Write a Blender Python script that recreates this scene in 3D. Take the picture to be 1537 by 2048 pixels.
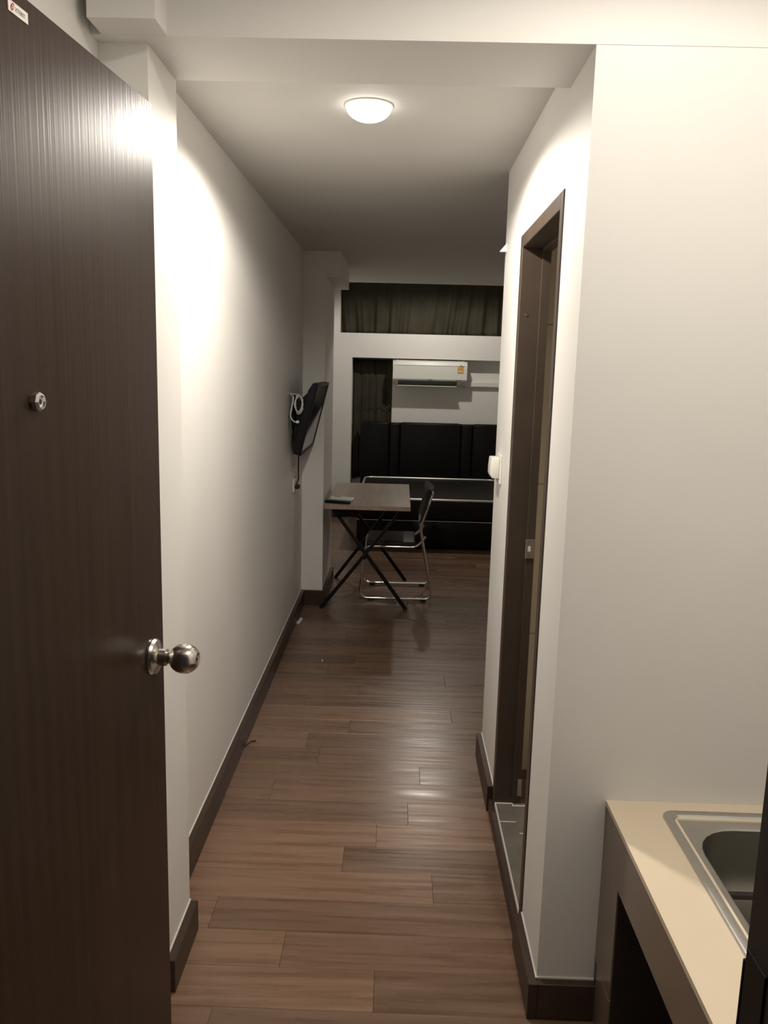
import bpy, bmesh, math, random
from mathutils import Vector, Matrix

random.seed(7)
for o in list(bpy.data.objects):
    bpy.data.objects.remove(o, do_unlink=True)
scene = bpy.context.scene
COL = scene.collection

# ------------------------------------------------------------------ camera
W, H = 1537.0, 2048.0
FPX = 1633.6
YAW, PITCH, ROLL = math.radians(-0.922), math.radians(9.828), math.radians(1.464)
cy, sy, cp, sp = math.cos(YAW), math.sin(YAW), math.cos(PITCH), math.sin(PITCH)
fwd = Vector((sy * cp, cy * cp, -sp))
rgt = Vector((cy, -sy, 0))
upv = rgt.cross(fwd)
r2 = math.cos(ROLL) * rgt + math.sin(ROLL) * upv
u2 = -math.sin(ROLL) * rgt + math.cos(ROLL) * upv
cam_d = bpy.data.cameras.new('camera')
cam_d.sensor_fit = 'HORIZONTAL'
cam_d.sensor_width = 36.0
cam_d.lens = FPX / W * 36.0
cam_d.clip_start = 0.02
cam = bpy.data.objects.new('camera', cam_d)
COL.objects.link(cam)
m = Matrix((r2, u2, -fwd)).transposed().to_4x4()
m.translation = Vector((0, 0, 1.6))
cam.matrix_world = m
scene.camera = cam

# ------------------------------------------------------------------ world and exposure
world = bpy.data.worlds.new('night')
scene.world = world
world.use_nodes = True
world.node_tree.nodes['Background'].inputs[0].default_value = (1.0, 0.93, 0.84, 1)
world.node_tree.nodes['Background'].inputs[1].default_value = 0.02
vs = scene.view_settings
vs.view_transform = 'Standard'
vs.look = 'None'
vs.gamma = 1.0
vs.use_curve_mapping = False
vs.exposure = 0.0
LIGHT_COL = (1.0, 0.922, 0.82)
P_CORRIDOR, P_ENTRY, P_BED = 70.0, 40.0, 56.0


# ------------------------------------------------------------------ materials
def nt_new(name):
    mt = bpy.data.materials.new(name)
    mt.use_nodes = True
    nt = mt.node_tree
    b = nt.nodes['Principled BSDF']
    return mt, nt, b


def mat(name, col, rough=0.5, metal=0.0, var=0.0, vscale=6.0, bump=0.0, bscale=80.0, spec=None, coat=0.0, aniso=0.0):
    mt, nt, b = nt_new(name)
    b.inputs['Base Color'].default_value = (*col, 1)
    b.inputs['Roughness'].default_value = rough
    b.inputs['Metallic'].default_value = metal
    if spec is not None:
        b.inputs['Specular IOR Level'].default_value = spec
    if coat:
        b.inputs['Coat Weight'].default_value = coat
        b.inputs['Coat Roughness'].default_value = 0.15
    if aniso:
        b.inputs['Anisotropic'].default_value = aniso
    tc = nt.nodes.new('ShaderNodeTexCoord')
    if var:
        n = nt.nodes.new('ShaderNodeTexNoise')
        n.inputs['Scale'].default_value = vscale
        n.inputs['Detail'].default_value = 4
        nt.links.new(tc.outputs['Object'], n.inputs['Vector'])
        r = nt.nodes.new('ShaderNodeValToRGB')
        r.color_ramp.elements[0].position = 0.3
        r.color_ramp.elements[1].position = 0.7
        r.color_ramp.elements[0].color = tuple(c * (1 - var) for c in col) + (1,)
        r.color_ramp.elements[1].color = tuple(min(1, c * (1 + var)) for c in col) + (1,)
        nt.links.new(n.outputs['Fac'], r.inputs['Fac'])
        nt.links.new(r.outputs['Color'], b.inputs['Base Color'])
    if bump:
        n = nt.nodes.new('ShaderNodeTexNoise')
        n.inputs['Scale'].default_value = bscale
        n.inputs['Detail'].default_value = 3
        nt.links.new(tc.outputs['Object'], n.inputs['Vector'])
        bp = nt.nodes.new('ShaderNodeBump')
        bp.inputs['Strength'].default_value = bump
        bp.inputs['Distance'].default_value = 0.002
        nt.links.new(n.outputs['Fac'], bp.inputs['Height'])
        nt.links.new(bp.outputs['Normal'], b.inputs['Normal'])
    return mt


def wood(name, dark, light, scale, rough=0.4, grain=1.0, bump=0.15, bdist=0.001, per_object=False, tone=0.0, wave=None, spec=None, rvar=0.0):
    """grain stretched along the axis where `scale` is small"""
    mt, nt, b = nt_new(name)
    L = nt.links.new
    tc = nt.nodes.new('ShaderNodeTexCoord')
    mp = nt.nodes.new('ShaderNodeMapping')
    mp.inputs['Scale'].default_value = scale
    vec = tc.outputs['Object']
    oi = nt.nodes.new('ShaderNodeObjectInfo')
    if per_object:
        ad = nt.nodes.new('ShaderNodeVectorMath'); ad.operation = 'ADD'
        ml = nt.nodes.new('ShaderNodeMath'); ml.operation = 'MULTIPLY'; ml.inputs[1].default_value = 53.7
        L(oi.outputs['Random'], ml.inputs[0])
        cx = nt.nodes.new('ShaderNodeCombineXYZ')
        for i in range(3):
            L(ml.outputs[0], cx.inputs[i])
        L(vec, ad.inputs[0]); L(cx.outputs[0], ad.inputs[1])
        vec = ad.outputs[0]
    L(vec, mp.inputs['Vector'])
    n = nt.nodes.new('ShaderNodeTexNoise')
    n.inputs['Scale'].default_value = 1.0
    n.inputs['Detail'].default_value = 6
    n.inputs['Roughness'].default_value = 0.62
    n.inputs['Distortion'].default_value = 0.5
    L(mp.outputs[0], n.inputs['Vector'])
    r = nt.nodes.new('ShaderNodeValToRGB')
    r.color_ramp.elements[0].position = 0.5 - 0.22 / grain
    r.color_ramp.elements[1].position = 0.5 + 0.22 / grain
    r.color_ramp.elements[0].color = (*dark, 1)
    r.color_ramp.elements[1].color = (*light, 1)
    L(n.outputs['Fac'], r.inputs['Fac'])
    colr = r.outputs['Color']
    if tone:
        hs = nt.nodes.new('ShaderNodeHueSaturation')
        sx = nt.nodes.new('ShaderNodeSeparateColor')
        L(oi.outputs['Color'], sx.inputs['Color'])
        L(sx.outputs[0], hs.inputs['Value'])
        L(colr, hs.inputs['Color'])
        colr = hs.outputs['Color']
    L(colr, b.inputs['Base Color'])
    b.inputs['Roughness'].default_value = rough
    if spec is not None:
        b.inputs['Specular IOR Level'].default_value = spec
    if rvar:
        mr2 = nt.nodes.new('ShaderNodeMapRange')
        mr2.inputs['From Min'].default_value = 0.3
        mr2.inputs['From Max'].default_value = 0.7
        mr2.inputs['To Min'].default_value = rough - rvar
        mr2.inputs['To Max'].default_value = rough + rvar
        L(n.outputs['Fac'], mr2.inputs['Value'])
        L(mr2.outputs[0], b.inputs['Roughness'])
    hsrc = n.outputs['Fac']
    bp = nt.nodes.new('ShaderNodeBump')
    bp.inputs['Strength'].default_value = bump
    bp.inputs['Distance'].default_value = bdist
    L(hsrc, bp.inputs['Height'])
    if wave:
        mp2 = nt.nodes.new('ShaderNodeMapping')
        mp2.inputs['Scale'].default_value = wave[0]
        L(vec, mp2.inputs['Vector'])
        n2 = nt.nodes.new('ShaderNodeTexNoise')
        n2.inputs['Scale'].default_value = 1.0
        n2.inputs['Detail'].default_value = 2
        L(mp2.outputs[0], n2.inputs['Vector'])
        bp2 = nt.nodes.new('ShaderNodeBump')
        bp2.inputs['Strength'].default_value = wave[1]
        bp2.inputs['Distance'].default_value = wave[2]
        L(n2.outputs['Fac'], bp2.inputs['Height'])
        L(bp.outputs[0], bp2.inputs['Normal'])
        L(bp2.outputs[0], b.inputs['Normal'])
    else:
        L(bp.outputs[0], b.inputs['Normal'])
    return mt


def emit(name, col, s):
    mt, nt, b = nt_new(name)
    b.inputs['Base Color'].default_value = (*col, 1)
    b.inputs['Emission Color'].default_value = (*col, 1)
    b.inputs['Emission Strength'].default_value = s
    return mt


M = {}
M['wall'] = mat('white_wall_paint', (0.78, 0.765, 0.735), 0.55, var=0.02, vscale=2.5, bump=0.12, bscale=60, spec=0.35)
M['ceil'] = mat('white_ceiling_paint', (0.66, 0.645, 0.615), 0.7, var=0.02, vscale=2.0, bump=0.08, bscale=40, spec=0.25)
M['plank'] = wood('brown_floor_plank', (0.125, 0.070, 0.044), (0.262, 0.160, 0.103), (1.8, 30, 30), rough=0.30, grain=0.8, bump=0.25,
                  bdist=0.0006, per_object=True, tone=0.30, wave=((1.3, 30, 10), 0.8, 0.0016), spec=0.5, rvar=0.08)
M['subfloor'] = mat('dark_joint', (0.03, 0.02, 0.014), 0.8)
M['skirt'] = wood('dark_skirting_wood', (0.026, 0.015, 0.010), (0.062, 0.037, 0.025), (2, 2, 18), rough=0.4, bump=0.1)
M['door'] = wood('dark_door_laminate', (0.027, 0.0148, 0.0096), (0.046, 0.0265, 0.0178), (30, 55, 1.0), rough=0.30, bump=0.2, bdist=0.0006,
                 wave=((60, 190, 1.2), 0.4, 0.0007), spec=0.22)
M['frame'] = mat('brown_frame_paint', (0.068, 0.049, 0.036), 0.40, var=0.12, vscale=9, bump=0.05)
M['jamb'] = mat('dark_entry_frame', (0.028, 0.019, 0.013), 0.45, var=0.15, vscale=14)
M['tile_grey'] = mat('grey_stone_tile', (0.150, 0.134, 0.114), 0.4, var=0.18, vscale=14)
M['grout'] = mat('pale_grout', (0.62, 0.58, 0.52), 0.8)
M['tile_beige'] = mat('beige_wall_tile', (0.74, 0.66, 0.53), 0.3, var=0.06, vscale=4)
M['cream'] = mat('cream_laminate', (0.80, 0.68, 0.52), 0.4, var=0.015, vscale=3)
M['counter'] = mat('brown_grey_laminate', (0.24, 0.185, 0.14), 0.22, var=0.05, vscale=3)
M['cab_dark'] = mat('dark_cabinet_inside', (0.05, 0.04, 0.036), 0.6)
M['steel'] = mat('brushed_steel', (0.60, 0.585, 0.55), 0.33, 1.0, bump=0.05, bscale=300)
M['shaded_steel'] = mat('shaded_bowl_steel', (0.30, 0.285, 0.255), 0.42, 1.0, bump=0.05, bscale=300)  # shade and dark reflections inside the bowl put into the base colour
M['satin'] = mat('satin_nickel', (0.62, 0.585, 0.53), 0.24, 1.0, aniso=0.5)
M['chrome'] = mat('chrome_tube', (0.74, 0.73, 0.71), 0.12, 1.0)
M['pipe'] = mat('pale_metal_rail', (0.72, 0.70, 0.67), 0.32, 0.6)
M['black_metal'] = mat('black_metal', (0.007, 0.0065, 0.006), 0.42, spec=0.25)
M['black_plastic'] = mat('black_plastic', (0.006, 0.006, 0.006), 0.4, spec=0.2)
M['screen'] = mat('glossy_screen', (0.010, 0.010, 0.011), 0.08)
M['rubber'] = mat('black_rubber', (0.012, 0.011, 0.010), 0.7)
M['leather'] = mat('black_leather', (0.006, 0.0055, 0.0055), 0.42, bump=0.25, bscale=160, spec=0.2)
M['bedtop'] = mat('black_bed_cloth', (0.012, 0.0105, 0.010), 0.6, bump=0.2, bscale=200, spec=0.15)
M['seat'] = mat('dark_brown_vinyl', (0.034, 0.023, 0.017), 0.45, bump=0.2, bscale=200, spec=0.15)
M['table'] = wood('grey_brown_table_laminate', (0.27, 0.197, 0.148), (0.42, 0.325, 0.255), (26, 1.6, 26), rough=0.38, bump=0.05)
M['curtain'] = mat('dark_olive_curtain', (0.058, 0.052, 0.036), 0.85, var=0.18, vscale=5, bump=0.2, bscale=250, spec=0.1)
M['ac'] = mat('white_ac_plastic', (0.74, 0.75, 0.70), 0.35)
M['ac_dark'] = mat('dark_outlet', (0.04, 0.04, 0.036), 0.6)
M['white_plastic'] = mat('white_plastic', (0.80, 0.78, 0.72), 0.35)
M['white_cable'] = mat('white_cable', (0.62, 0.60, 0.56), 0.45)
M['paper'] = mat('white_sticker', (0.80, 0.76, 0.72), 0.45)
M['red'] = mat('red_print', (0.55, 0.05, 0.06), 0.5)
M['grey_print'] = mat('grey_print', (0.16, 0.15, 0.14), 0.5)
M['orange'] = mat('orange_print', (0.62, 0.36, 0.09), 0.5)
M['brass'] = mat('peephole_glass', (0.03, 0.03, 0.03), 0.05)
M['lamp'] = emit('lit_opal_dome', (1.0, 0.95, 0.86), 9.0)
M['lamp_white'] = mat('lamp_ring_white', (0.82, 0.80, 0.76), 0.4)


# ------------------------------------------------------------------ geometry helpers
class G:
    def __init__(self):
        self.bm = bmesh.new()

    def box(self, x0, x1, y0, y1, z0, z1, bev=0.0, seg=1):
        bm = self.bm if not bev else bmesh.new()
        v = [bm.verts.new(p) for p in ((x0, y0, z0), (x1, y0, z0), (x1, y1, z0), (x0, y1, z0), (x0, y0, z1), (x1, y0, z1), (x1, y1, z1), (x0, y1, z1))]
        for f in ((3, 2, 1, 0), (4, 5, 6, 7), (0, 1, 5, 4), (1, 2, 6, 5), (2, 3, 7, 6), (3, 0, 4, 7)):
            bm.faces.new([v[i] for i in f])
        if bev:
            bmesh.ops.bevel(bm, geom=list(bm.edges), offset=bev, segments=seg, affect='EDGES', profile=0.5)
            self._merge(bm)
        return self

    def _merge(self, bm):
        me = bpy.data.meshes.new('tmp')
        bm.to_mesh(me)
        bm.free()
        self.bm.from_mesh(me)
        bpy.data.meshes.remove(me)

    def prism(self, poly, axis, a, b, bev=0.0, seg=1):
        """poly: 2D points in the two other axes (in xyz order), extruded along axis a..b"""
        bm = bmesh.new()
        def P(p, t):
            q = list(p); q.insert(axis, t); return q
        A = [bm.verts.new(P(p, a)) for p in poly]
        B = [bm.verts.new(P(p, b)) for p in poly]
        n = len(poly)
        bm.faces.new(A); bm.faces.new(B[::-1])
        for i in range(n):
            bm.faces.new((A[i], B[i], B[(i + 1) % n], A[(i + 1) % n]))
        bmesh.ops.recalc_face_normals(bm, faces=bm.faces)
        if bev:
            bmesh.ops.bevel(bm, geom=list(bm.edges), offset=bev, segments=seg, affect='EDGES', profile=0.5)
        self._merge(bm)
        return self

    def tube(self, pts, r, n=8, closed=False, flat=None):
        bm = self.bm
        pts = [Vector(p) for p in pts]
        N = len(pts)
        rings = []
        t0 = (pts[1] - pts[0]).normalized()
        ref = Vector((0, 0, 1)) if abs(t0.z) < 0.9 else Vector((1, 0, 0))
        u = t0.cross(ref).normalized()
        for i, p in enumerate(pts):
            if closed:
                t = (pts[(i + 1) % N] - pts[i - 1]).normalized()
            else:
                t = (pts[min(i + 1, N - 1)] - pts[max(i - 1, 0)]).normalized()
            u = (u - t * u.dot(t)).normalized()
            w = t.cross(u)
            rr = r[i] if isinstance(r, (list, tuple)) else r
            rings.append([bm.verts.new(p + (u * math.cos(a) + w * math.sin(a)) * rr) for a in (2 * math.pi * k / n for k in range(n))])
        for i in range(N if closed else N - 1):
            A, B = rings[i], rings[(i + 1) % N]
            for k in range(n):
                bm.faces.new((A[k], A[(k + 1) % n], B[(k + 1) % n], B[k]))
        if not closed:
            bm.faces.new(rings[0][::-1]); bm.faces.new(rings[-1])
        return self

    def lathe(self, prof, origin, axis, n=24):
        """prof: (radius, distance along axis)"""
        bm = self.bm
        o = Vector(origin); ax = Vector(axis).normalized()
        ref = Vector((0, 0, 1)) if abs(ax.z) < 0.9 else Vector((1, 0, 0))
        u = ax.cross(ref).normalized(); w = ax.cross(u)
        rings = []
        for r, d in prof:
            if r < 1e-6:
                rings.append([bm.verts.new(o + ax * d)])
            else:
                rings.append([bm.verts.new(o + ax * d + (u * math.cos(2 * math.pi * k / n) + w * math.sin(2 * math.pi * k / n)) * r) for k in range(n)])
        for A, B in zip(rings, rings[1:]):
            for k in range(n):
                k2 = (k + 1) % n
                if len(A) == 1 and len(B) > 1:
                    bm.faces.new((A[0], B[k2], B[k]))
                elif len(B) == 1 and len(A) > 1:
                    bm.faces.new((A[k], A[k2], B[0]))
                elif len(A) > 1:
                    bm.faces.new((A[k], A[k2], B[k2], B[k]))
        for R in (rings[0], rings[-1]):
            if len(R) > 1:
                bm.faces.new(R)
        return self

    def loft(self, loops, cap0=False, cap1=False):
        bm = self.bm
        R = [[bm.verts.new(p) for p in lp] for lp in loops]
        for A, B in zip(R, R[1:]):
            n = len(A)
            for k in range(n):
                bm.faces.new((A[k], A[(k + 1) % n], B[(k + 1) % n], B[k]))
        if cap0: bm.faces.new(R[0][::-1])
        if cap1: bm.faces.new(R[-1])
        return self

    def build(self, name, material, parent=None, origin=None, smooth=False, auto=None):
        bm = self.bm
        bmesh.ops.recalc_face_normals(bm, faces=bm.faces)
        if origin is None:
            if parent is not None:
                origin = Vector(parent.get('_o', (0, 0, 0)))
            else:
                origin = Vector((0, 0, 0))
        origin = Vector(origin)
        bmesh.ops.translate(bm, verts=bm.verts, vec=-origin)
        me = bpy.data.meshes.new(name)
        if smooth:
            lim = math.radians(smooth if smooth is not True else 40)
            for f in bm.faces:
                f.smooth = True
            for e in bm.edges:
                if len(e.link_faces) == 2 and e.calc_face_angle(0) > lim:
                    e.smooth = False
        bm.to_mesh(me)
        bm.free()
        me.materials.append(material)
        o = bpy.data.objects.new(name, me)
        COL.objects.link(o)
        if parent is not None:
            o.parent = parent
            po = Vector(parent.get('_o', (0, 0, 0)))
            o.location = origin - po
        else:
            o.location = origin
        o['_o'] = tuple(origin)
        return o


def tag(o, label=None, cat=None, group=None, kind=None):
    if label: o['label'] = label
    if cat: o['category'] = cat
    if group: o['group'] = group
    if kind: o['kind'] = kind
    return o


def thing(name, label, cat, loc=(0, 0, 0), group=None, kind=None):
    o = bpy.data.objects.new(name, None)
    o.empty_display_size = 0.1
    COL.objects.link(o)
    o.location = loc
    o['_o'] = tuple(loc)
    return tag(o, label, cat, group, kind)


def fillet(pts, rad, k=5, closed=False):
    pts = [Vector(p) for p in pts]
    N = len(pts)
    out = []
    for i, p in enumerate(pts):
        if not closed and i in (0, N - 1):
            out.append(p); continue
        a, b = pts[i - 1], pts[(i + 1) % N]
        r = min(rad, (a - p).length * 0.48, (b - p).length * 0.48)
        s, e = p + (a - p).normalized() * r, p + (b - p).normalized() * r
        for j in range(k + 1):
            t = j / k
            out.append(s * (1 - t) ** 2 + p * 2 * t * (1 - t) + e * t * t)
    return out


def rrect(x0, x1, y0, y1, z, r, k=6):
    pts = []
    for cx_, cy_, a0 in ((x1 - r, y1 - r, 0), (x0 + r, y1 - r, 90), (x0 + r, y0 + r, 180), (x1 - r, y0 + r, 270)):
        for j in range(k + 1):
            a = math.radians(a0 + 90 * j / k)
            pts.append((cx_ + r * math.cos(a), cy_ + r * math.sin(a), z))
    return pts


def text_mesh(body, size, name, material, parent, matrix):
    cu = bpy.data.curves.new('t', 'FONT')
    cu.body = body
    cu.size = size
    cu.extrude = 0.0002
    cu.align_x = 'CENTER'; cu.align_y = 'CENTER'
    ob = bpy.data.objects.new('t', cu)
    COL.objects.link(ob)
    dg = bpy.context.evaluated_depsgraph_get()
    me = bpy.data.meshes.new_from_object(ob.evaluated_get(dg))
    bpy.data.objects.remove(ob, do_unlink=True)
    me.transform(matrix)
    me.name = name
    me.materials.clear()
    me.materials.append(material)
    o = bpy.data.objects.new(name, me)
    COL.objects.link(o)
    o.parent = parent
    return o


# ------------------------------------------------------------------ dimensions
XL, XR, ZC, ZS = -0.645, 0.386, 2.346, 2.276
YB0, YB1 = 1.84, 2.105           # cross beam over the corridor entrance
XP = -0.562                      # left pillar face
YE = 3.25                        # end of the bathroom block
YD0, YD1, ZD = 2.09, 2.80, 2.045 # bathroom door frame outside
XMAX = 1.95
YCE = 7.36                       # end of the low ceiling
YW, YN = 8.84, 9.00              # window wall face / niche face
ZB0, ZB1 = 1.73, 1.985           # window beam
ZH = 2.62
T = 'structure'


def struct(name, g, material, label, cat, smooth=False):
    return tag(g.build(name, material, smooth=smooth), label, cat, None, T)


# ------------------------------------------------------------------ floor
floor = struct('floor', G().box(-0.80, XMAX, -0.6, 9.15, -0.06, -0.012), M['subfloor'],
               'brown wood plank floor running through corridor to bed', 'floor')
STEP = 0.1453
Y0F = 1.82
joint = {0: -0.025, 1: -0.285, 2: -0.513, 3: 0.145, 4: -0.146, 5: -0.04, 6: 0.071, 7: -0.45, 8: 0.121, 9: -0.30, 10: -0.364, 11: -0.188,
         12: 0.282, 13: -0.42, 14: -0.166, 15: 0.277, 16: -0.35, 17: -0.213, 18: 0.125, 19: -0.05, 20: -0.283, 21: -0.101}
rng = random.Random(3)
# shade of the planks left and right of each end joint
TONES = {-1: (0.9, 0.8), 0: (1.12, 0.80), 1: (1.15, 0.92), 2: (1.1, 0.84), 3: (1.12, 0.92), 4: (1.12, 0.80), 5: (1.12, 1.14), 6: (0.84, 1.1), 7: (0.9, 0.95),
         8: (0.86, 0.84), 9: (0.82, 0.86), 10: (1.1, 0.82), 11: (1.02, 0.9), 12: (1.1, 0.86), 13: (0.84, 0.88), 14: (1.0, 0.92), 15: (0.8, 0.85)}
r0 = -int((Y0F + 0.55) / STEP)
for i in range(r0, 51):
    ya, yb = Y0F + i * STEP, Y0F + (i + 1) * STEP
    if yb > 9.13:
        break
    j = joint.get(i, rng.uniform(-0.55, 0.6))
    xs = [-0.79]
    q = j
    while q > -0.79: q -= 1.2
    q += 1.2
    while q < XMAX - 0.02:
        xs.append(q); q += 1.2
    xs.append(XMAX)
    tn = TONES.get(i)
    for a, b in zip(xs, xs[1:]):
        if b - a < 0.03: continue
        tv_ = rng.choice((0.72, 0.8, 0.86, 0.93, 1.0, 1.08))
        if tn and a < 0.36 and b > XL:
            tv_ = tn[0] if b <= j + 0.01 else tn[1]
        g = G().box(a + 0.0003, b - 0.0003, ya + 0.0003, yb - 0.0003, -0.012, rng.uniform(-0.0006, 0.0), bev=0.0007)
        pk = g.build('plank', M['plank'], floor, origin=((a + b) / 2, (ya + yb) / 2, 0))
        pk.color = (tv_, tv_, tv_, 1)

# ------------------------------------------------------------------ walls and ceilings
struct('wall_left', G().box(XL - 0.12, XL, 2.0, 5.6, -0.012, ZC), M['wall'], 'long white corridor wall on the left beside the open door', 'wall')
struct('wall_left_column', G().box(XL - 0.12, -0.50, 5.44, 6.12, -0.012, ZC), M['wall'], 'white column beyond the television with table against it', 'column')
struct('wall_left_pillar', G().box(-0.80, XP, 1.88, YB1, -0.012, ZS + 0.02), M['wall'], 'white pillar carrying the beam behind the open door', 'column')
struct('wall_left_bedroom', G().box(-0.87, -0.75, 6.0, 9.2, -0.012, ZH), M['wall'], 'white bedroom wall hidden behind the column', 'wall')
struct('wall_left_entry', G().box(-0.80, -0.67, 0.55, 1.9, -0.012, ZH), M['wall'], 'white entry wall behind the open door', 'wall')
struct('ceiling_beam', G().box(-0.80, XMAX, YB0 - 0.0015, YB1, ZS, ZH), M['wall'], 'white cross beam over the corridor entrance', 'beam')
struct('ceiling_beam_stub', G().box(-0.645, -0.508, 1.755, YB0 + 0.05, ZS + 0.001, ZH), M['wall'], 'short white beam stub above the door by the pillar', 'beam')
struct('ceiling_beam_side', G().box(-0.50, -0.405, 5.4405, 6.28, 2.185, ZC + 0.05), M['wall'], 'short white beam beside the column under bedroom ceiling', 'beam')
struct('ceiling', G().box(-0.80, XMAX, YB1 - 0.02, YCE, ZC, ZC + 0.10), M['ceil'], 'low white ceiling of the corridor with the lit lamp', 'ceiling')
struct('ceiling_entry', G().box(-0.80, XMAX, 0.55, YB0 + 0.02, ZH, ZH + 0.1), M['ceil'], 'white entry ceiling in front of the beam', 'ceiling')
struct('ceiling_bedroom', G().box(-0.80, XMAX, YCE, 9.2, ZH, ZH + 0.1).box(-0.80, XMAX, YCE - 0.05, YCE, ZC, ZH + 0.1), M['ceil'],
       'raised white ceiling above the bed and curtain', 'ceiling')
# bathroom block: corridor side wall with door opening, kitchen side wall, back side wall
g = G().box(XR, XR + 0.085, YB0 + 0.1, YD0, -0.012, ZC).box(XR, XR + 0.085, YD0, YD1, ZD, ZC).box(XR, XR + 0.085, YD1, YE - 0.1, -0.012, ZC)
struct('wall_right', g, M['wall'], 'white corridor wall on the right around the bathroom doorway', 'wall')
struct('wall_kitchen', G().box(XR, XMAX, YB0, YB0 + 0.1, -0.012, ZS + 0.01), M['wall'], 'white wall behind the sink counter', 'wall')
struct('wall_bathroom_end', G().box(XR, XMAX, YE - 0.1, YE, -0.012, ZC), M['wall'], 'white end wall of the bathroom block towards the bed', 'wall')
struct('wall_right_bedroom', G().box(XMAX, XMAX + 0.1, 0.55, 9.2, -0.012, ZH), M['wall'], 'white outer wall to the right of the bedroom', 'wall')
struct('wall_kitchen_side', G().box(1.16, 1.26, 0.55, YB0, -0.012, ZH), M['wall'], 'white wall along the back of the sink counter', 'wall')
struct('ceiling_bathroom', G().box(XR + 0.085, 1.26, YB0 + 0.1, YE - 0.1, 2.20, 2.25), M['ceil'], 'white bathroom ceiling inside the doorway', 'ceiling')
# window wall: pillar, beam, niche
struct('wall_back_pillar', G().box(-0.80, -0.522, YW, YN + 0.16, -0.012, ZB1).box(-0.80, -0.657, YW, YN + 0.16, ZB1, ZH), M['wall'],
       'white pillar left of the bed and curtains', 'column')
struct('wall_back_beam', G().box(-0.522, XMAX, YW, YN + 0.16, ZB0, ZB1), M['wall'], 'white beam between the upper curtain and air conditioner', 'beam')
struct('wall_back', G().box(-0.09, XMAX, YN, YN + 0.16, -0.012, ZB0), M['wall'], 'white wall panel behind the air conditioner', 'wall')
struct('wall_back_outer', G().box(-0.80, XMAX, YN + 0.16, YN + 0.26, -0.012, ZH), M['wall'], 'outer wall behind the curtains', 'wall')
# front wall around the entrance door
g = G().box(-0.80, -0.56, 0.55, 0.66, -0.012, ZH).box(0.34, XMAX, 0.55, 0.66, -0.012, ZH).box(-0.56, 0.34, 0.55, 0.66, 2.09, ZH)
struct('wall_front', g, M['wall'], 'white wall around the entrance door', 'wall')

# ------------------------------------------------------------------ skirting boards
BH, BT = 0.10, 0.024


def skirt(name, boxes, label):
    g = G()
    for b in boxes:
        g.box(*b, bev=0.0015)
    return tag(g.build(name, M['skirt']), label, 'skirting board', None, T)


skirt('baseboard_left', [(XL, XL + BT, YB1 - 0.04, 5.44, 0, BH)], 'dark brown skirting board along the left corridor wall')
skirt('baseboard_pillar', [(XP, XP + BT, 1.86, YB1, 0, BH * 0.92)], 'dark brown skirting board on the pillar beside the open door')
skirt('baseboard_column', [(XL + BT, -0.50 + BT, 5.44 - BT, 5.44, 0, BH), (-0.50, -0.50 + BT, 5.44, 6.12, 0, BH)], 'dark brown skirting board round the column under the table')
skirt('baseboard_right', [(XR - BT, XR, YD1 + 0.002, YE, 0, BH)], 'dark brown skirting board between bathroom doorway and wall end')
skirt('baseboard_kitchen', [(XR - BT, XR, YB0 - BT, YD0 - 0.002, 0, BH), (XR, 0.53, YB0 - BT, YB0, 0, BH)], 'dark brown skirting board at the wall corner beside the sink counter')
skirt('baseboard_back', [(-0.75, -0.522, YW - BT, YW, 0, BH)], 'dark skirting board on the pillar left of the bed')
# pale caulk line on skirting tops is part of the boards
for nm, b in (('baseboard_left', (XL, XL + 0.004, YB1, 5.44, BH, BH + 0.004)), ('baseboard_kitchen', (XR - 0.004, XR, YB0, YD0 - 0.002, BH, BH + 0.004)),
              ('baseboard_right', (XR - 0.004, XR, YD1 + 0.002, YE, BH, BH + 0.004)), ('baseboard_pillar', (XP, XP + 0.004, 1.88, YB1, BH * 0.92, BH * 0.92 + 0.004))):
    G().box(*b).build('caulk_line', M['grout'], bpy.data.objects[nm])
G().box(XR - 0.0045, 0.53, YB0 - 0.0045, YB0, BH, BH + 0.004).build('caulk_line', M['grout'], bpy.data.objects['baseboard_kitchen'])

# ------------------------------------------------------------------ bathroom doorway
d2 = thing('door_2', 'brown frame of the bathroom doorway in the right wall', 'door frame', (XR, (YD0 + YD1) / 2, 0), kind=T)
FX0, FX1 = XR - 0.004, XR + 0.088
G().box(FX0, FX1, YD0, YD0 + 0.036, 0.0, ZD, bev=0.0015).build('jamb', M['frame'], d2)
farj = G().box(FX0, FX1, YD1 - 0.045, YD1, 0.0, ZD, bev=0.0015).build('jamb', M['frame'], d2)
G().box(FX0, FX1, YD0 + 0.036, YD1 - 0.045, ZD - 0.042, ZD, bev=0.0015).build('head', M['frame'], d2)
G().box(0.447, FX1, YD1 - 0.060, YD1 - 0.045, 0.075, ZD - 0.042).build('door_stop', M['frame'], d2)
G().box(0.447, FX1, YD0 + 0.036, YD0 + 0.048, 0.075, ZD - 0.042).build('door_stop', M['frame'], d2)
G().box(0.447, FX1, YD0 + 0.048, YD1 - 0.060, ZD - 0.055, ZD - 0.042).build('door_stop', M['frame'], d2)
sp_ = G().box(0.443, 0.472, YD1 - 0.0635, YD1 - 0.060, 0.978, 1.045, bev=0.001).build('strike_plate', M['satin'], d2)
tag(sp_, 'satin metal strike plate')
G().box(0.450, 0.460, YD1 - 0.0642, YD1 - 0.0630, 1.003, 1.022).build('latch_hole', M['white_plastic'], sp_)
for zz in (0.987, 1.036):
    G().lathe([(0.0, 0), (0.0028, 0), (0.0028, 0.0012), (0, 0.0018)], (0.458, YD1 - 0.0635, zz), (0, -1, 0), 10).build('screw', M['chrome'], sp_)
hg = G().box(0.462, 0.476, YD1 - 0.064, YD1 - 0.060, 0.10, 0.165, bev=0.001)
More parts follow.
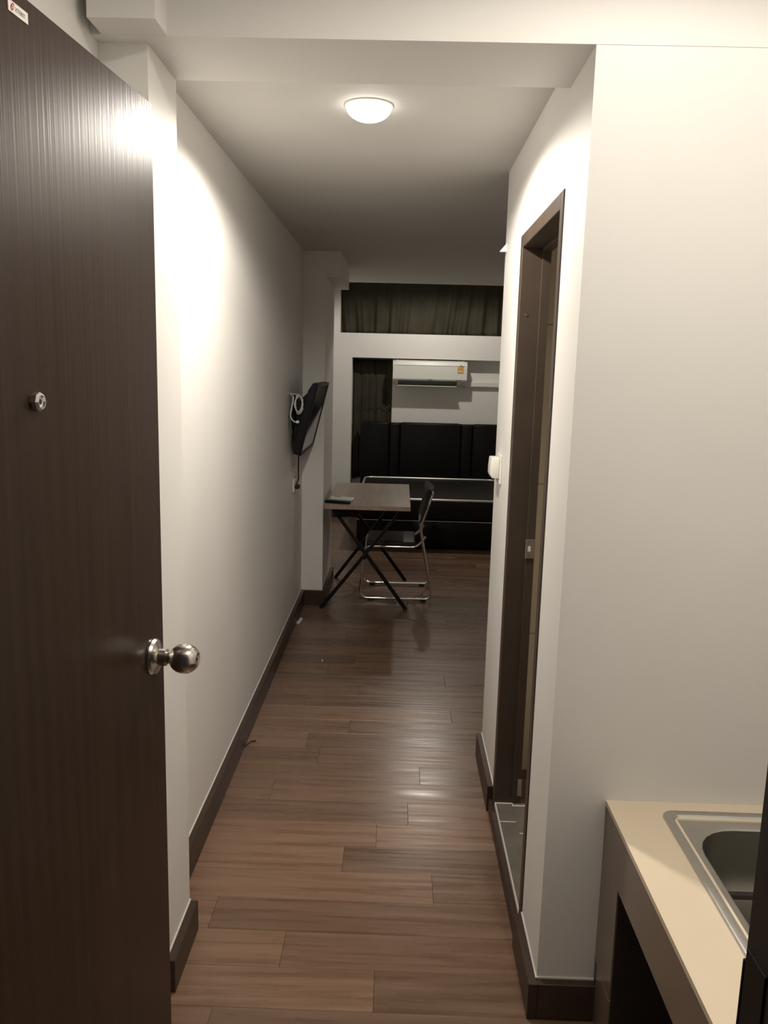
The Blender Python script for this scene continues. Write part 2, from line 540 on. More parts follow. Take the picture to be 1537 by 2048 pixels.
tag(hg.build('latch_plate', M['satin'], d2), 'small metal plate near the threshold')
G().lathe([(0, 0), (0.004, 0), (0.004, 0.002), (0, 0.003)], (0.405, YD1 - 0.045, 1.79), (0, -1, 0), 10).build('screw', M['chrome'], d2)

th = thing('threshold', 'grey tiled bathroom threshold with brown wooden edge', 'threshold', (XR, 2.4, 0), kind=T)
G().box(XR - 0.001, 0.60, YD0 + 0.036, YD1 - 0.045, 0.0, 0.0635).build('curb', M['grout'], th)
G().box(XR - 0.018, XR - 0.001, YD0 + 0.0, YD1 - 0.002, 0.0, 0.052, bev=0.002).build('edge_strip', M['skirt'], th)
for ya, yb in ((YD0 + 0.038, 2.624), (2.630, YD1 - 0.054)):
    G().box(XR + 0.003, 0.446, ya, yb, 0.060, 0.0645, bev=0.0008).build('tile', M['tile_grey'], th)
for ya, yb in ((YD0 + 0.038, 2.553), (2.559, YD1 - 0.069)):
    G().box(0.4455, 0.60, ya, yb, 0.060, 0.0645, bev=0.0008).build('tile', M['tile_grey'], th)
struct('wall_bathroom_bounce', G().box(1.20, 1.26, YB0 + 0.1, YE - 0.1, -0.012, 2.2), M['tile_beige'], 'unseen beige bathroom wall set close opposite the doorway to bounce light', 'wall')  # unseen wall, pulled close to throw light back onto the tiles
bf = struct('floor_bathroom', G().box(0.60, 1.20, YB0 + 0.1, YE - 0.1, -0.012, 0.02), M['grout'], 'grey tiled bathroom floor inside the doorway', 'floor')
for ix in range(3):
    for iy in range(4):
        G().box(0.602 + 0.2 * ix, 0.799 + 0.2 * ix, 1.95 + 0.3 * iy, 2.246 + 0.3 * iy if iy < 3 else 3.148, 0.02, 0.03).build('tile', M['tile_grey'], bf)
bw = struct('wall_bathroom_tiles', G().box(XR + 0.085, 1.20, YE - 0.112, YE - 0.1, 0.0, 2.2), M['grout'], 'beige tiled bathroom wall seen through the doorway', 'wall')
for ix in range(2):
    for iz in range(4):
        z0 = max(-0.015 + 0.6 * iz, 0.0)
        G().box(XR + 0.087 + 0.362 * ix, XR + 0.446 + 0.362 * ix, YE - 0.118, YE - 0.112, z0 + 0.001, min(0.582 + 0.6 * iz, 2.19), bev=0.0008).build('tile', M['tile_beige'], bw)

# ------------------------------------------------------------------ entrance door (leaf stands open on the left)
DX, DY = -0.436, 1.475
dd = Vector((0.034, 0.391, 0)).normalized()      # from hinge to free edge
dn = Vector((dd.y, -dd.x, 0))                    # outward face normal (towards the corridor)
DW = 0.86
d1 = thing('door_1', 'open dark brown wooden entrance door with round knob', 'door', (DX - dd.x * DW, DY - dd.y * DW, 0), kind=T)
DO = Vector((DX, DY, 0))


def dpt(s, z, n=0.0):
    p = DO + dd * s + dn * n
    return (p.x, p.y, z)


def dbox(s0, s1, z0, z1, n0, n1, bev=0.0):
    g = G()
    bm = bmesh.new()
    v = [bm.verts.new(dpt(s, z, n)) for z in (z0, z1) for s, n in ((s0, n0), (s1, n0), (s1, n1), (s0, n1))]
    for f in ((3, 2, 1, 0), (4, 5, 6, 7), (0, 1, 5, 4), (1, 2, 6, 5), (2, 3, 7, 6), (3, 0, 4, 7)):
        bm.faces.new([v[i] for i in f])
    if bev:
        bmesh.ops.bevel(bm, geom=list(bm.edges), offset=bev, segments=2, affect='EDGES')
    g._merge(bm)
    return g


dbox(-DW, 0, 0.012, 2.036, -0.036, 0, 0.001).build('leaf', M['door'], d1)
kn = G().lathe([(0.0, 0.0), (0.033, 0.0), (0.0335, 0.003), (0.031, 0.008), (0.022, 0.012), (0.016, 0.0135), (0.0155, 0.026), (0.011, 0.029), (0.011, 0.036), (0.0, 0.036)],
               dpt(-0.052, 1.072), dn, 36).build('knob', M['satin'], d1, smooth=35)
prof = []
for i in range(15):
    a = math.radians(28 + (152 - 28) * i / 14)
    prof.append((0.0275 * math.sin(a), 0.060 - 0.0285 * math.cos(a)))
prof = [(0.011, 0.033)] + prof + [(0.0115, 0.0845), (0.006, 0.083), (0.0, 0.083)]
G().lathe(prof, dpt(-0.052, 1.072), dn, 36).build('knob_ball', M['satin'], kn, smooth=35)
G().lathe([(0, 0), (0.0022, 0), (0.0022, 0.0006), (0, 0.0006)], dpt(-0.052, 1.072, 0.0832), dn, 10).build('key_slot', M['black_metal'], kn)
# latch on the door edge
dbox(-0.0005, 0.0012, 1.045, 1.10, -0.029, -0.007).build('latch_plate', M['satin'], d1)
M['peep'] = mat('worn_chrome', (0.72, 0.70, 0.67), 0.36, 1.0)
ph = G().lathe([(0, 0), (0.0115, 0), (0.0125, 0.003), (0.0125, 0.0085), (0.0098, 0.0115), (0.0085, 0.0115), (0.0075, 0.0085), (0.005, 0.008), (0.0, 0.0085)],
               dpt(-0.423, 1.549), dn, 8).build('peephole', M['peep'], d1)
G().lathe([(0, 0), (0.0036, 0), (0.003, 0.0010), (0, 0.0014)], dpt(-0.423, 1.549, 0.0085), dn, 14).build('lens', M['brass'], ph, smooth=True)
st = dbox(-0.440, -0.396, 2.0065, 2.0195, 0, 0.0009).build('sticker', M['paper'], d1)
tag(st, 'white sticker with red swirl and grey lettering')


def on_door(s, z, n):
    mt = Matrix((dd, Vector((0, 0, 1)), dn)).transposed().to_4x4()
    mt.translation = Vector(dpt(s, z, n)) - Vector(d1['_o'])
    return mt


text_mesh('XTERIT', 0.0070, 'lettering', M['grey_print'], st, on_door(-0.414, 2.0125, 0.0010))
pts = []
for i in range(17):
    a = math.radians(30 + 300 * i / 16)
    r_ = 0.0030 + 0.0010 * math.sin(2 * a)
    pts.append(dpt(-0.4310 + r_ * math.cos(a), 2.0132 + r_ * 1.15 * math.sin(a), 0.0010))
G().tube(pts, 0.0008, 5).tube([dpt(-0.4335, 2.0132, 0.0010), dpt(-0.4290, 2.0136, 0.0010)], 0.0007, 5).build('red_swirl', M['red'], st)
for zz in (0.25, 1.05, 1.82):
    G().tube([dpt(-DW - 0.004, zz - 0.05, 0.004), dpt(-DW - 0.004, zz + 0.05, 0.004)], 0.006, 10).build('hinge', M['satin'], d1)

# entrance door frame (right jamb is at the picture's right edge)
d3 = thing('door_3', 'dark brown entrance door frame at the right edge', 'door frame', (0.3, 0.6, 0), kind=T)
jr = G().box(0.306, 0.36, 0.53, 0.625, 0, 2.06, bev=0.002).box(0.338, 0.36, 0.62, 0.68, 0, 2.06, bev=0.002).build('jamb', M['jamb'], d3)
G().box(-0.58, -0.528, 0.53, 0.60, 0, 2.06, bev=0.002).build('jamb', M['jamb'], d3)
G().box(-0.528, 0.306, 0.53, 0.60, 2.05, 2.10, bev=0.002).build('head', M['jamb'], d3)
G().box(0.3045, 0.307, 0.585, 0.620, 1.02, 1.13, bev=0.0008).box(0.3055, 0.318, 0.6235, 0.6275, 1.035, 1.115, bev=0.0008).build('strike_plate', M['black_metal'], d3)

# ------------------------------------------------------------------ lamps
def lamp(name, label, x, y, z, power, r=0.065, cone=169, emis='lamp', axis=(0, 0, -1)):
    t = thing(name, label, 'ceiling lamp', (x, y, z))
    G().lathe([(r * 0.9, -0.002), (r + 0.004, -0.002), (r + 0.005, 0.003), (r + 0.002, 0.005), (r * 0.95, 0.006)], (x, y, z), axis, 40).build('ring', M['lamp_white'], t, smooth=True)
    prof = [(r * math.cos(math.radians(a)), 0.005 + r * 0.6 * math.sin(math.radians(a))) for a in range(0, 90, 10)] + [(0, 0.005 + r * 0.6)]
    G().lathe(prof, (x, y, z), axis, 40).build('dome', M[emis], t, smooth=True)
    ld = bpy.data.lights.new(name, 'SPOT')
    ld.spot_size = math.radians(cone)
    ld.spot_blend = 0.28
    ld.shadow_soft_size = 0.03
    ld.energy = power
    ld.color = LIGHT_COL
    lo = bpy.data.objects.new('bulb_light', ld)
    COL.objects.link(lo)
    lo.parent = t
    lo.location = Vector(axis) * (0.014 + r * 0.6)
    lo.rotation_euler = Vector(axis).to_track_quat('-Z', 'Y').to_euler()
    return t


lamp('ceiling_lamp', 'lit round dome lamp on the corridor ceiling behind the beam', -0.113, 2.50, ZC, P_CORRIDOR)
lamp('ceiling_lamp', 'lit round dome lamp on the entry ceiling above the sink counter', 0.50, 1.02, ZH, P_ENTRY)
lamp('ceiling_lamp', 'lit round dome lamp on the raised ceiling above the bed', 0.33, 7.85, ZH, P_BED)

# ------------------------------------------------------------------ kitchen counter and sink
CX, CZ = 0.526, 0.589
kc = thing('sink_counter', 'cream topped sink counter with brown sides against the white wall', 'counter', (CX, 1.3, 0))
SX0, SX1, SY0, SY1 = 0.641, 1.10, 0.98, 1.795
hx0, hx1, hy0, hy1 = SX0 + 0.03, SX1 - 0.03, SY0 + 0.03, SY1 - 0.03
g = G().box(CX, hx0, 0.72, YB0, CZ - 0.012, CZ).box(hx1, 1.158, 0.72, YB0, CZ - 0.012, CZ)
g.box(hx0, hx1, 0.72, hy0, CZ - 0.012, CZ).box(hx0, hx1, hy1, YB0, CZ - 0.012, CZ)
g.build('worktop', M['cream'], kc)
G().box(CX + 0.002, CX + 0.018, 0.72, YB0, 0.4435, CZ - 0.0125).build('apron', M['counter'], kc)
G().box(CX + 0.002, CX + 0.006, 1.70, YB0 - BT, 0.160, 0.443).box(CX + 0.002, CX + 0.006, YB0 - BT, YB0, 0.1605, 0.443).build('side_panel', M['counter'], kc)
G().box(CX + 0.002, CX + 0.006, 1.70, YB0 - BT, 0.0, 0.1575).build('plinth_panel', M['counter'], kc)
G().box(CX + 0.0025, CX + 0.0055, 1.7005, YB0 - BT, 0.1575, 0.160).build('edge_strip', M['cream'], kc)
G().box(CX + 0.006, 1.158, 1.70, 1.715, 0.0, 0.443).build('inner_panel', M['cab_dark'], kc)
G().box(CX + 0.002, CX + 0.018, 0.72, 0.80, 0.0, 0.443).build('side_panel', M['counter'], kc)
G().box(1.14, 1.158, 0.72, 1.685, 0.0, 0.42).build('back_panel', M['cab_dark'], kc)

sk = thing('sink', 'stainless steel sink set into the cream counter', 'sink', (SX0, 1.4, CZ))
lo = []
e = CZ + 0.0005
lo.append(rrect(SX0, SX1, SY0, SY1, e, 0.028))
lo.append(rrect(SX0 + 0.001, SX1 - 0.001, SY0 + 0.001, SY1 - 0.001, e + 0.004, 0.027))
lo.append(rrect(SX0 + 0.004, SX1 - 0.004, SY0 + 0.004, SY1 - 0.004, e + 0.006, 0.025))
lo.append(rrect(SX0 + 0.020, SX1 - 0.020, SY0 + 0.020, SY1 - 0.020, e + 0.0055, 0.018))
lo.append(rrect(SX0 + 0.026, SX1 - 0.026, SY0 + 0.026, SY1 - 0.026, e - 0.003, 0.014))
lo.append(rrect(SX0 + 0.029, SX1 - 0.029, SY0 + 0.029, SY1 - 0.029, e - 0.004, 0.012))
bx0, bx1, by0, by1 = 0.690, 1.05, 1.20, 1.735
lo.append(rrect(bx0 - 0.006, bx1 + 0.006, by0 - 0.006, by1 + 0.006, e - 0.004, 0.105))
lo.append(rrect(bx0, bx1, by0, by1, e - 0.008, 0.10))
G().loft(lo).build('rim', M['steel'], sk, smooth=50)
lb = [rrect(bx0, bx1, by0, by1, e - 0.008, 0.10), rrect(bx0 + 0.006, bx1 - 0.006, by0 + 0.006, by1 - 0.006, e - 0.10, 0.095),
      rrect(bx0 + 0.014, bx1 - 0.014, by0 + 0.014, by1 - 0.014, e - 0.145, 0.088), rrect(bx0 + 0.04, bx1 - 0.04, by0 + 0.04, by1 - 0.04, e - 0.16, 0.06)]
bowl = G().loft(lb, cap1=True).build('bowl', M['shaded_steel'], sk, smooth=50)
G().lathe([(0, 0), (0.042, 0), (0.042, 0.003), (0.03, 0.004), (0.028, 0.001), (0, 0.001)], ((bx0 + bx1) / 2, (by0 + by1) / 2, e - 0.16), (0, 0, 1), 24).build('drain', M['satin'], sk, smooth=True)

# ------------------------------------------------------------------ folding table
TZ = 0.735
TX0, TX1, TY0, TY1 = -0.472, 0.088, 5.20, 6.28
tb = thing('folding_table', 'small folding table with grey brown top and crossed black legs', 'table', (-0.2, 5.75, 0))
G().box(TX0, TX1, TY0, TY1, TZ - 0.028, TZ, bev=0.002).build('tabletop', M['table'], tb)
zt = TZ - 0.028
for Yf, off in ((5.345, 0.0), (6.17, 0.0)):
    for sgn in (0, 1):
        a = (-0.495 + (0.004 if Yf > 6 else 0), 0.0) if sgn == 0 else (0.074, 0.0)
        b = (0.045, zt) if sgn == 0 else (-0.445, zt)
        dy = 0.0 if sgn == 0 else 0.024
        yy = Yf + dy if Yf < 6 else Yf - dy
        if Yf > 6 and sgn == 0:
            a = (-0.462, 0.0)
        dirv = Vector((b[0] - a[0], b[1] - a[1])).normalized()
        nrm = Vector((-dirv.y, dirv.x)) * 0.015
        poly = [(a[0] + nrm.x, a[1] + max(nrm.y, 0) + 0.004), (a[0] - nrm.x, a[1] + max(-nrm.y, 0) + 0.004), (b[0] - nrm.x, b[1]), (b[0] + nrm.x, b[1])]
        lg = G().prism(poly, 1, yy - 0.012, yy + 0.012).build('leg', M['black_metal'], tb)
        G().box(a[0] - 0.014, a[0] + 0.014, yy - 0.012, yy + 0.012, 0.0, 0.012, bev=0.002).build('rubber_foot', M['rubber'], lg)
G().tube([(-0.208, 5.345, 0.352), (-0.208, 6.17, 0.352)], 0.008, 8).build('pivot_rod', M['black_metal'], tb)
G().box(-0.43, -0.40, 5.345, 6.17, zt - 0.045, zt - 0.020).build('crossbar', M['black_metal'], tb)
G().box(0.015, 0.045, 5.345, 6.17, zt - 0.030, zt).build('crossbar', M['black_metal'], tb)
G().box(-0.43, -0.26, 5.50, 5.53, zt - 0.10, zt - 0.055).box(-0.43, -0.40, 5.50, 5.53, zt - 0.06, zt).box(-0.29, -0.26, 5.50, 5.53, zt - 0.06, zt).build('latch_bracket', M['black_metal'], tb)

# remotes on the table
rm = thing('remote_control', 'flat black remote control lying on the folding table', 'remote control', (-0.40, 5.31, TZ))
G().prism([(-0.478, 5.285), (-0.312, 5.245), (-0.302, 5.290), (-0.468, 5.330)], 2, TZ, TZ + 0.018, bev=0.004, seg=2).build('body', M['black_plastic'], rm, smooth=True)
for k in range(4):
    for q in range(2):
        t_ = 0.15 + 0.2 * k
        x_ = -0.470 + 0.160 * t_ + q * 0.005
        y_ = 5.297 - 0.040 * t_ + q * 0.018
        G().box(x_ - 0.005, x_ + 0.005, y_ - 0.003, y_ + 0.003, TZ + 0.017, TZ + 0.0195).build('button', M['grey_print'], rm)
rw = thing('remote_control', 'white remote control lying behind the black one on the table', 'remote control', (-0.39, 5.42, TZ))
G().prism([(-0.452, 5.43), (-0.30, 5.375), (-0.285, 5.420), (-0.437, 5.475)], 2, TZ, TZ + 0.020, bev=0.005, seg=2).build('body', M['white_plastic'], rw, smooth=True)
G().prism([(-0.432, 5.432), (-0.385, 5.415), (-0.376, 5.440), (-0.423, 5.457)], 2, TZ + 0.0195, TZ + 0.0206).build('display', M['grey_print'], rw)

# ------------------------------------------------------------------ folding chair
ch = thing('folding_chair', 'folding chair with chrome frame and dark brown seat pushed under the table', 'chair', (0.0, 5.78, 0))
CY0, CY1, TR = 5.57, 6.00, 0.0095
for Yc in (CY0, CY1):
    s = 1 if Yc == CY0 else -1
    back = [(0.240, Yc + 0.01 * s, 0.760), (0.222, Yc, 0.70), (0.165, Yc, 0.525), (0.262, Yc, 0.020), (-0.248, Yc, 0.020), (-0.222, Yc, 0.30), (-0.218, Yc, 0.392),
            (0.150, Yc, 0.392), (0.205, Yc + 0.001 * s, 0.47)]
    fr = G().tube(fillet(back[:6] + back[6:], 0.055, 6), TR, 8).build('side_frame', M['chrome'], ch, smooth=60)
    for xx in (-0.17, 0.20):
        G().box(xx - 0.02, xx + 0.02, Yc - 0.011, Yc + 0.011, 0.0, 0.014, bev=0.002).build('rubber_foot', M['rubber'], fr)
G().tube([(-0.215, CY0, 0.33), (-0.215, CY1, 0.33)], 0.007, 8).build('stretcher', M['chrome'], ch, smooth=60)
G().tube([(0.215, CY0, 0.25), (0.215, CY1, 0.25)], 0.007, 8).build('stretcher', M['chrome'], ch, smooth=60)
G().tube(fillet([(0.240, CY0 + 0.01, 0.760), (0.243, CY0 + 0.05, 0.775), (0.243, CY1 - 0.05, 0.775), (0.240, CY1 - 0.01, 0.760)], 0.03, 4), TR, 8).build('top_rail', M['chrome'], ch, smooth=60)
G().box(-0.205, 0.135, CY0 + 0.012, CY1 - 0.012, 0.385, 0.425, bev=0.014, seg=3).build('seat', M['seat'], ch, smooth=50)
# curved back rest between the uprights
bk = G()
loops = []
for i in range(9):
    t_ = i / 8
    yy = CY0 - 0.002 + (CY1 - CY0 + 0.004) * t_
    bow = 0.028 * math.sin(math.pi * t_)
    ring = []
    for (dx, zz) in ((-0.010, 0.565), (0.010, 0.558), (0.052, 0.700), (0.064, 0.792), (0.050, 0.805), (0.036, 0.795), (0.024, 0.705)):
        ring.append((0.168 + dx + bow, yy, zz))
    loops.append(ring)
bk.loft(loops, True, True).build('backrest', M['seat'], ch, smooth=50)

# ------------------------------------------------------------------ bed
BX0, BX1, BY0, BY1, BZ = -0.375, 1.075, 7.27, 8.80, 0.455
bd = thing('bed', 'black leather divan bed with pale metal rails in front of headboard', 'bed', ((BX0 + BX1) / 2, (BY0 + BY1) / 2, 0))
G().box(BX0 + 0.01, BX1 - 0.01, BY0 + 0.015, BY1, 0.02, 0.262, bev=0.012, seg=2).build('base', M['leather'], bd, smooth=50)
G().box(BX0, BX1, BY0, BY1, 0.27, BZ, bev=0.03, seg=3).build('mattress_box', M['bedtop'], bd, smooth=50)
G().tube(fillet([(BX0 + 0.012, BY0 + 0.008, 0.266), (BX1 - 0.012, BY0 + 0.008, 0.266)], 0.02), 0.004, 6).build('piping', M['pipe'], bd)
for xx in (BX0 + 0.1, BX1 - 0.1):
    for yy in (BY0 + 0.1, BY1 - 0.1):
        G().lathe([(0, 0), (0.025, 0), (0.025, 0.025), (0, 0.025)], (xx, yy, 0.0), (0, 0, 1), 12).build('foot', M['rubber'], bd)
rail = fillet([(BX0 + 0.02, BY0 + 0.015, BZ + 0.004), (BX1 - 0.02, BY0 + 0.015, BZ + 0.004), (BX1 - 0.02, BY1 - 0.02, BZ + 0.004), (BX0 + 0.02, BY1 - 0.02, BZ + 0.004)], 0.09, 6, closed=True)
G().tube(rail, 0.0115, 8, closed=True).build('rail', M['pipe'], bd, smooth=60)
hb = thing('headboard', 'black padded leather headboard with vertical panels behind the bed', 'headboard', (0.34, 8.85, 0))
G().box(-0.405, 1.09, 8.90, 8.955, 0.10, 1.045).build('back_board', M['leather'], hb)
for a, b, dy in ((-0.412, -0.112, 0), (-0.105, 0.006, 0.015), (0.012, 0.660, 0), (0.667, 0.790, 0.015), (0.797, 1.097, 0)):
    G().box(a, b, 8.83 + dy, 8.905, 0.30, 1.055 - dy * 0.5, bev=0.022, seg=3).build('padded_panel', M['leather'], hb, smooth=50)

# ------------------------------------------------------------------ curtains
def curtain(name, label, x0, x1, z0, z1, y, amp, waves, seed, flare=0.0):
    rg = random.Random(seed)
    ph_ = [rg.uniform(0, 6.28) for _ in range(6)]
    t = thing(name, label, 'curtain', ((x0 + x1) / 2, y, z0))
    nx, nz = int((x1 - x0) * 110), 14
    vs_, fs = [], []
    for k in range(nz + 1):
        v = k / nz
        for i in range(nx + 1):
            u = i / nx
            x = x0 + (x1 - x0) * u
            u_ = u
            a = amp * (1.0 - 0.7 * v) * (0.55 + 0.45 * math.sin(u * 23 + ph_[4]) * math.sin(u * 7 + ph_[5]) + 0.3)
            u = u + 0.02 * (v - 0.5) * math.sin(u * 5.5 + ph_[5]) * flare
            w = math.sin(u * waves * 6.28 + ph_[0] + 1.2 * math.sin(u * 9 + ph_[1])) + 0.45 * math.sin(u * waves * 2.3 * 6.28 + ph_[2] + flare * v)
            vs_.append((x + 0.012 * math.sin(u * 31 + ph_[3]) * (1 - v) * (u_ * (1 - u_) * 4), y + a * w * 0.6 + 0.004 * math.sin(v * 5 + u * 13), z0 + (z1 - z0) * v))
    for k in range(nz):
        for i in range(nx):
            a = k * (nx + 1) + i
            fs.append((a, a + 1, a + nx + 2, a + nx + 1))
    me = bpy.data.meshes.new(name)
    org = Vector(t['_o'])
    me.from_pydata([tuple(Vector(p) - org) for p in vs_], [], fs)
    for p in me.polygons: p.use_smooth = True
    me.materials.append(M['curtain'])
    o = bpy.data.objects.new('cloth', me)
    COL.objects.link(o)
    o.parent = t
    sm = o.modifiers.new('s', 'SOLIDIFY'); sm.thickness = 0.003
    G().tube([(x0 + 0.005, y, z1 + 0.006), (x1 - 0.005, y, z1 + 0.006)], 0.008, 8).build('rod', M['black_metal'], t)
    return t


curtain('curtain', 'wide dark olive curtain gathered above the white window beam', -0.652, 1.93, 1.995, 2.600, 8.955, 0.040, 15, 4, 2.0)
lc = curtain('curtain', 'narrow dark olive curtain between pillar and air conditioner', -0.516, -0.096, 0.42, 1.700, 9.045, 0.045, 4.5, 9, 1.0)
G().tube([(-0.46, 9.012, 1.214), (-0.13, 9.012, 1.208)], 0.003, 6).build('seam', M['curtain'], lc)

# ------------------------------------------------------------------ air conditioner
AX0, AX1 = -0.088, 0.705
ac = thing('air_conditioner', 'white split air conditioner mounted under the window beam', 'air conditioner', (0.31, 9.0, 1.48))
pf = [(9.0, 1.475), (9.0, 1.700), (8.86, 1.712), (8.815, 1.700), (8.798, 1.670), (8.795, 1.54), (8.803, 1.508), (8.83, 1.484), (8.88, 1.460)]
G().prism(pf, 0, AX0, AX1, bev=0.006, seg=2).build('body', M['ac'], ac, smooth=35)
G().prism([(8.870, 1.7135), (8.808, 1.694), (8.795, 1.662), (8.7915, 1.664), (8.803, 1.700), (8.868, 1.7185)], 0, AX0 + 0.03, AX1 - 0.03).build('top_panel', M['ac'], ac)
G().prism([(8.7945, 1.655), (8.7905, 1.655), (8.7905, 1.520), (8.800, 1.506), (8.803, 1.509), (8.7945, 1.522)], 0, AX0 + 0.004, AX1 - 0.004).build('front_panel', M['ac'], ac)
G().prism([(8.8035, 1.497), (8.832, 1.474), (8.876, 1.455), (8.876, 1.462), (8.836, 1.486), (8.808, 1.502)], 0, AX0 + 0.06, 0.600).build('outlet', M['ac_dark'], ac)
G().prism([(8.792, 1.444), (8.792, 1.452), (8.860, 1.446), (8.860, 1.441)], 0, AX0 + 0.055, 0.596, bev=0.0015).build('flap', M['ac'], ac)
G().box(0.288, 0.336, 8.7898, 8.7906, 1.5165, 1.5215).build('logo_strip', M['grey_print'], ac)
G().box(0.600, 0.642, 8.7898, 8.7906, 1.516, 1.5195).build('logo_strip', M['grey_print'], ac)
G().lathe([(0, 0), (0.004, 0), (0.004, 0.0008), (0, 0.0008)], (0.590, 8.7906, 1.518), (0, -1, 0), 12).build('logo_dot', M['grey_print'], ac)
lbx = G().box(0.601, 0.664, 8.7893, 8.7906, 1.588, 1.648).build('energy_label', M['orange'], ac)
tag(lbx, 'yellow orange energy label with arched dial')
arc = [(0.6325 + 0.026 * math.cos(math.radians(a)), 8.7898, 1.646 + 0.024 * math.sin(math.radians(a))) for a in range(0, 181, 15)]
G().prism([(0.6025, 1.648)] + [(p[0], p[2]) for p in reversed(arc)] + [(0.6625, 1.648)], 1, 8.7900, 8.7906).build('label_dial', M['orange'], lbx)
G().tube(arc[1:8], 0.004, 6).build('dial_arc', M['grey_print'], lbx)
G().box(0.603, 0.662, 8.7888, 8.7894, 1.588, 1.594).build('label_strip', M['red'], lbx)
G().box(0.609, 0.655, 8.7888, 8.7894, 1.602, 1.612).build('label_strip', M['paper'], lbx)
pc = thing('pipe_cover', 'white pipe trunking running right from the air conditioner', 'pipe cover', (1.2, 9.0, 1.47))
G().prism([(9.0, 1.447), (8.955, 1.447), (8.948, 1.453), (8.948, 1.498), (8.955, 1.504), (9.0, 1.504)], 0, AX1 - 0.01, XMAX - 0.01, bev=0.001).build('trunk', M['white_plastic'], pc)
G().box(AX1 + 0.35, AX1 + 0.39, 8.946, 9.0, 1.445, 1.506, bev=0.001).build('coupler', M['white_plastic'], pc)

# ------------------------------------------------------------------ television on the left wall
tv = thing('television', 'flat black television tilted down on the left corridor wall', 'television', (XL, 5.05, 1.3))
TYA, TYB = 4.70, 5.40
tp, bt_ = Vector((-0.468, 1.513)), Vector((-0.570, 1.100))       # front plane, X and Z
ax = (bt_ - tp).normalized()
nb = Vector((ax.y, -ax.x))                                       # towards the wall
if nb.x > 0: nb = -nb


def tvp(s, d):
    p = tp + ax * s + nb * d
    return (p.x, p.y)


Hh = (bt_ - tp).length
G().prism([tvp(0, 0.004), tvp(0, 0.030), tvp(0.05, 0.048), tvp(Hh - 0.03, 0.052), tvp(Hh, 0.040), tvp(Hh, 0.004)], 1, TYA, TYB, bev=0.003).build('housing', M['black_plastic'], tv)
G().prism([tvp(0.06, 0.045), tvp(0.12, 0.085), tvp(0.30, 0.072), tvp(0.38, 0.050)], 1, TYA + 0.008, TYB - 0.08, bev=0.004).build('rear_cover', M['black_plastic'], tv)
for s0, s1, ya, yb in ((0, 0.018, TYA, TYB), (Hh - 0.022, Hh, TYA, TYB), (0.018, Hh - 0.022, TYA, TYA + 0.018), (0.018, Hh - 0.022, TYB - 0.018, TYB)):
    G().prism([tvp(s0, -0.002), tvp(s0, 0.004), tvp(s1, 0.004), tvp(s1, -0.002)], 1, ya, yb).build('bezel', M['black_plastic'], tv)
G().prism([tvp(0.018, 0.0015), tvp(0.018, 0.004), tvp(Hh - 0.022, 0.004), tvp(Hh - 0.022, 0.0015)], 1, TYA + 0.018, TYB - 0.018).build('screen', M['screen'], tv)
G().box(XL, XL + 0.012, 4.93, 5.17, 1.20, 1.44, bev=0.002).box(XL + 0.01, -0.565, 4.98, 5.12, 1.25, 1.40).build('wall_bracket', M['black_metal'], tv)
cord = fillet([(-0.605, 4.93, 1.12), (-0.618, 5.02, 1.03), (-0.628, 5.10, 0.96), (-0.630, 5.135, 0.915), (-0.632, 5.10, 0.895), (-0.640, 5.02, 0.875)], 0.03, 4)
G().tube(cord, 0.004, 6).build('power_cord', M['rubber'], tv, smooth=60)
G().box(XL + 0.008, XL + 0.034, 5.00, 5.055, 0.862, 0.888, bev=0.005, seg=2).build('plug', M['rubber'], tv)
# coiled white cable with its connector
wc = thing('cable', 'coiled white antenna cable hanging beside the television', 'cable', (XL + 0.04, 4.72, 1.45))
pts = [(XL + 0.003, 4.78, 1.455)]
for k in range(49):
    a = 2 * math.pi * 3 * k / 48 + 1.2
    pts.append((-0.577 + 0.020 * math.cos(a) + 0.0015 * (k % 5), 4.645 + 0.0006 * k + 0.01 * math.sin(a), 1.405 + 0.050 * math.sin(a) - 0.006 * (k // 16)))
G().tube(pts, 0.0042, 6).build('coil', M['white_cable'], wc, smooth=60)
G().tube(fillet([(XL + 0.003, 4.78, 1.452), (-0.605, 4.68, 1.44), (-0.622, 4.66, 1.34), (-0.618, 4.66, 1.315), (-0.598, 4.66, 1.298), (-0.582, 4.66, 1.296)], 0.03, 5), 0.004, 6).build('lead', M['white_cable'], wc, smooth=60)
G().tube([(-0.588, 4.66, 1.297), (-0.572, 4.66, 1.300)], 0.008, 8).build('connector', M['white_plastic'], wc)
so = thing('wall_socket', 'white double socket plate below the television', 'socket', (XL, 5.03, 0.92))
G().box(XL, XL + 0.008, 4.965, 5.085, 0.845, 0.925, bev=0.002).build('plate', M['white_plastic'], so)
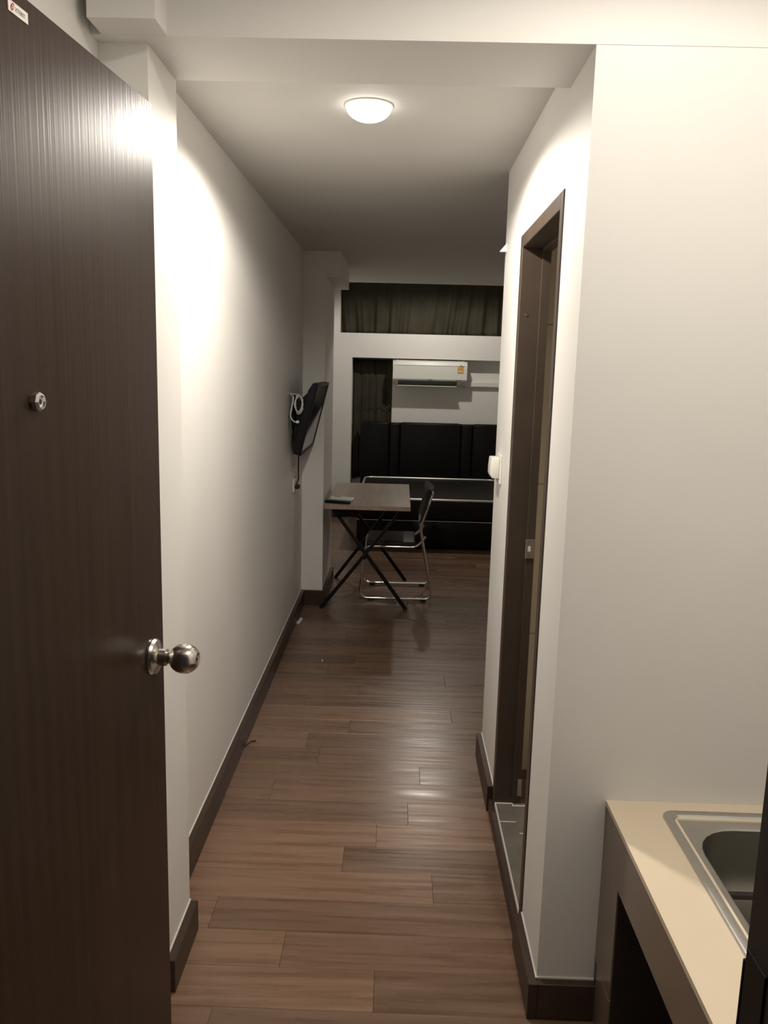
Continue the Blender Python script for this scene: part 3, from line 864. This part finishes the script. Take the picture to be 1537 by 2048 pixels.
for yy in (4.995, 5.055):
    for dz in (-0.010, 0.010):
        G().box(XL + 0.008, XL + 0.009, yy - 0.006, yy + 0.006, 0.900 + dz * 0.6 - 0.002, 0.900 + dz * 0.6 + 0.002).build('slot', M['black_plastic'], so)
so2 = thing('antenna_socket', 'small white antenna outlet above the socket plate', 'socket', (XL, 5.03, 0.985))
G().box(XL, XL + 0.007, 4.99, 5.06, 0.945, 1.015, bev=0.002).build('plate', M['white_plastic'], so2)
G().lathe([(0, 0), (0.007, 0), (0.007, 0.008), (0.004, 0.008), (0, 0.004)], (XL + 0.007, 5.025, 0.98), (1, 0, 0), 12).build('jack', M['satin'], so2)

# ------------------------------------------------------------------ right wall fittings
ks = thing('card_switch', 'white key card switch on the right wall beside the bathroom doorway', 'switch', (XR, 3.10, 1.25))
G().box(XR - 0.008, XR, 3.03, 3.15, 1.19, 1.30, bev=0.003, seg=2).build('plate', M['white_plastic'], ks)
G().prism([(XR - 0.008, 1.288), (XR - 0.038, 1.288), (XR - 0.041, 1.25), (XR - 0.041, 1.225), (XR - 0.034, 1.211), (XR - 0.008, 1.211)], 1, 3.045, 3.135, bev=0.004, seg=2).build('card_holder', M['white_plastic'], ks, smooth=40)
tr = G().prism([(XR + 0.0, 2.052), (XR - 0.027, 2.052), (XR + 0.0, 2.085)], 1, 3.205, 3.225)
tag(tr.build('wall_bracket', M['wall']), 'small white triangular bracket at the end of the right wall', 'bracket')

# ------------------------------------------------------------------ litter on the floor
tag(G().prism([(-0.621, 4.98), (-0.600, 4.95), (-0.588, 5.07), (-0.606, 5.10)], 2, 0.001, 0.009, bev=0.001).build('paper_scrap', M['paper']),
    'white scrap lying against the left skirting board', 'scrap')
tag(G().prism([(-0.397, 4.320), (-0.387, 4.318), (-0.389, 4.334), (-0.395, 4.336)], 2, 0.0005, 0.006, bev=0.001).build('crumb', M['paper']),
    'tiny white crumb in the middle of the floor', 'crumb')
tag(G().tube([(-0.619, 3.26, 0.004), (-0.602, 3.285, 0.012), (-0.585, 3.31, 0.004)], 0.003, 6).build('twig', M['skirt']),
    'thin dark twig sticking out from the left skirting board', 'twig')

for o in bpy.data.objects:
    if '_o' in o: del o['_o']
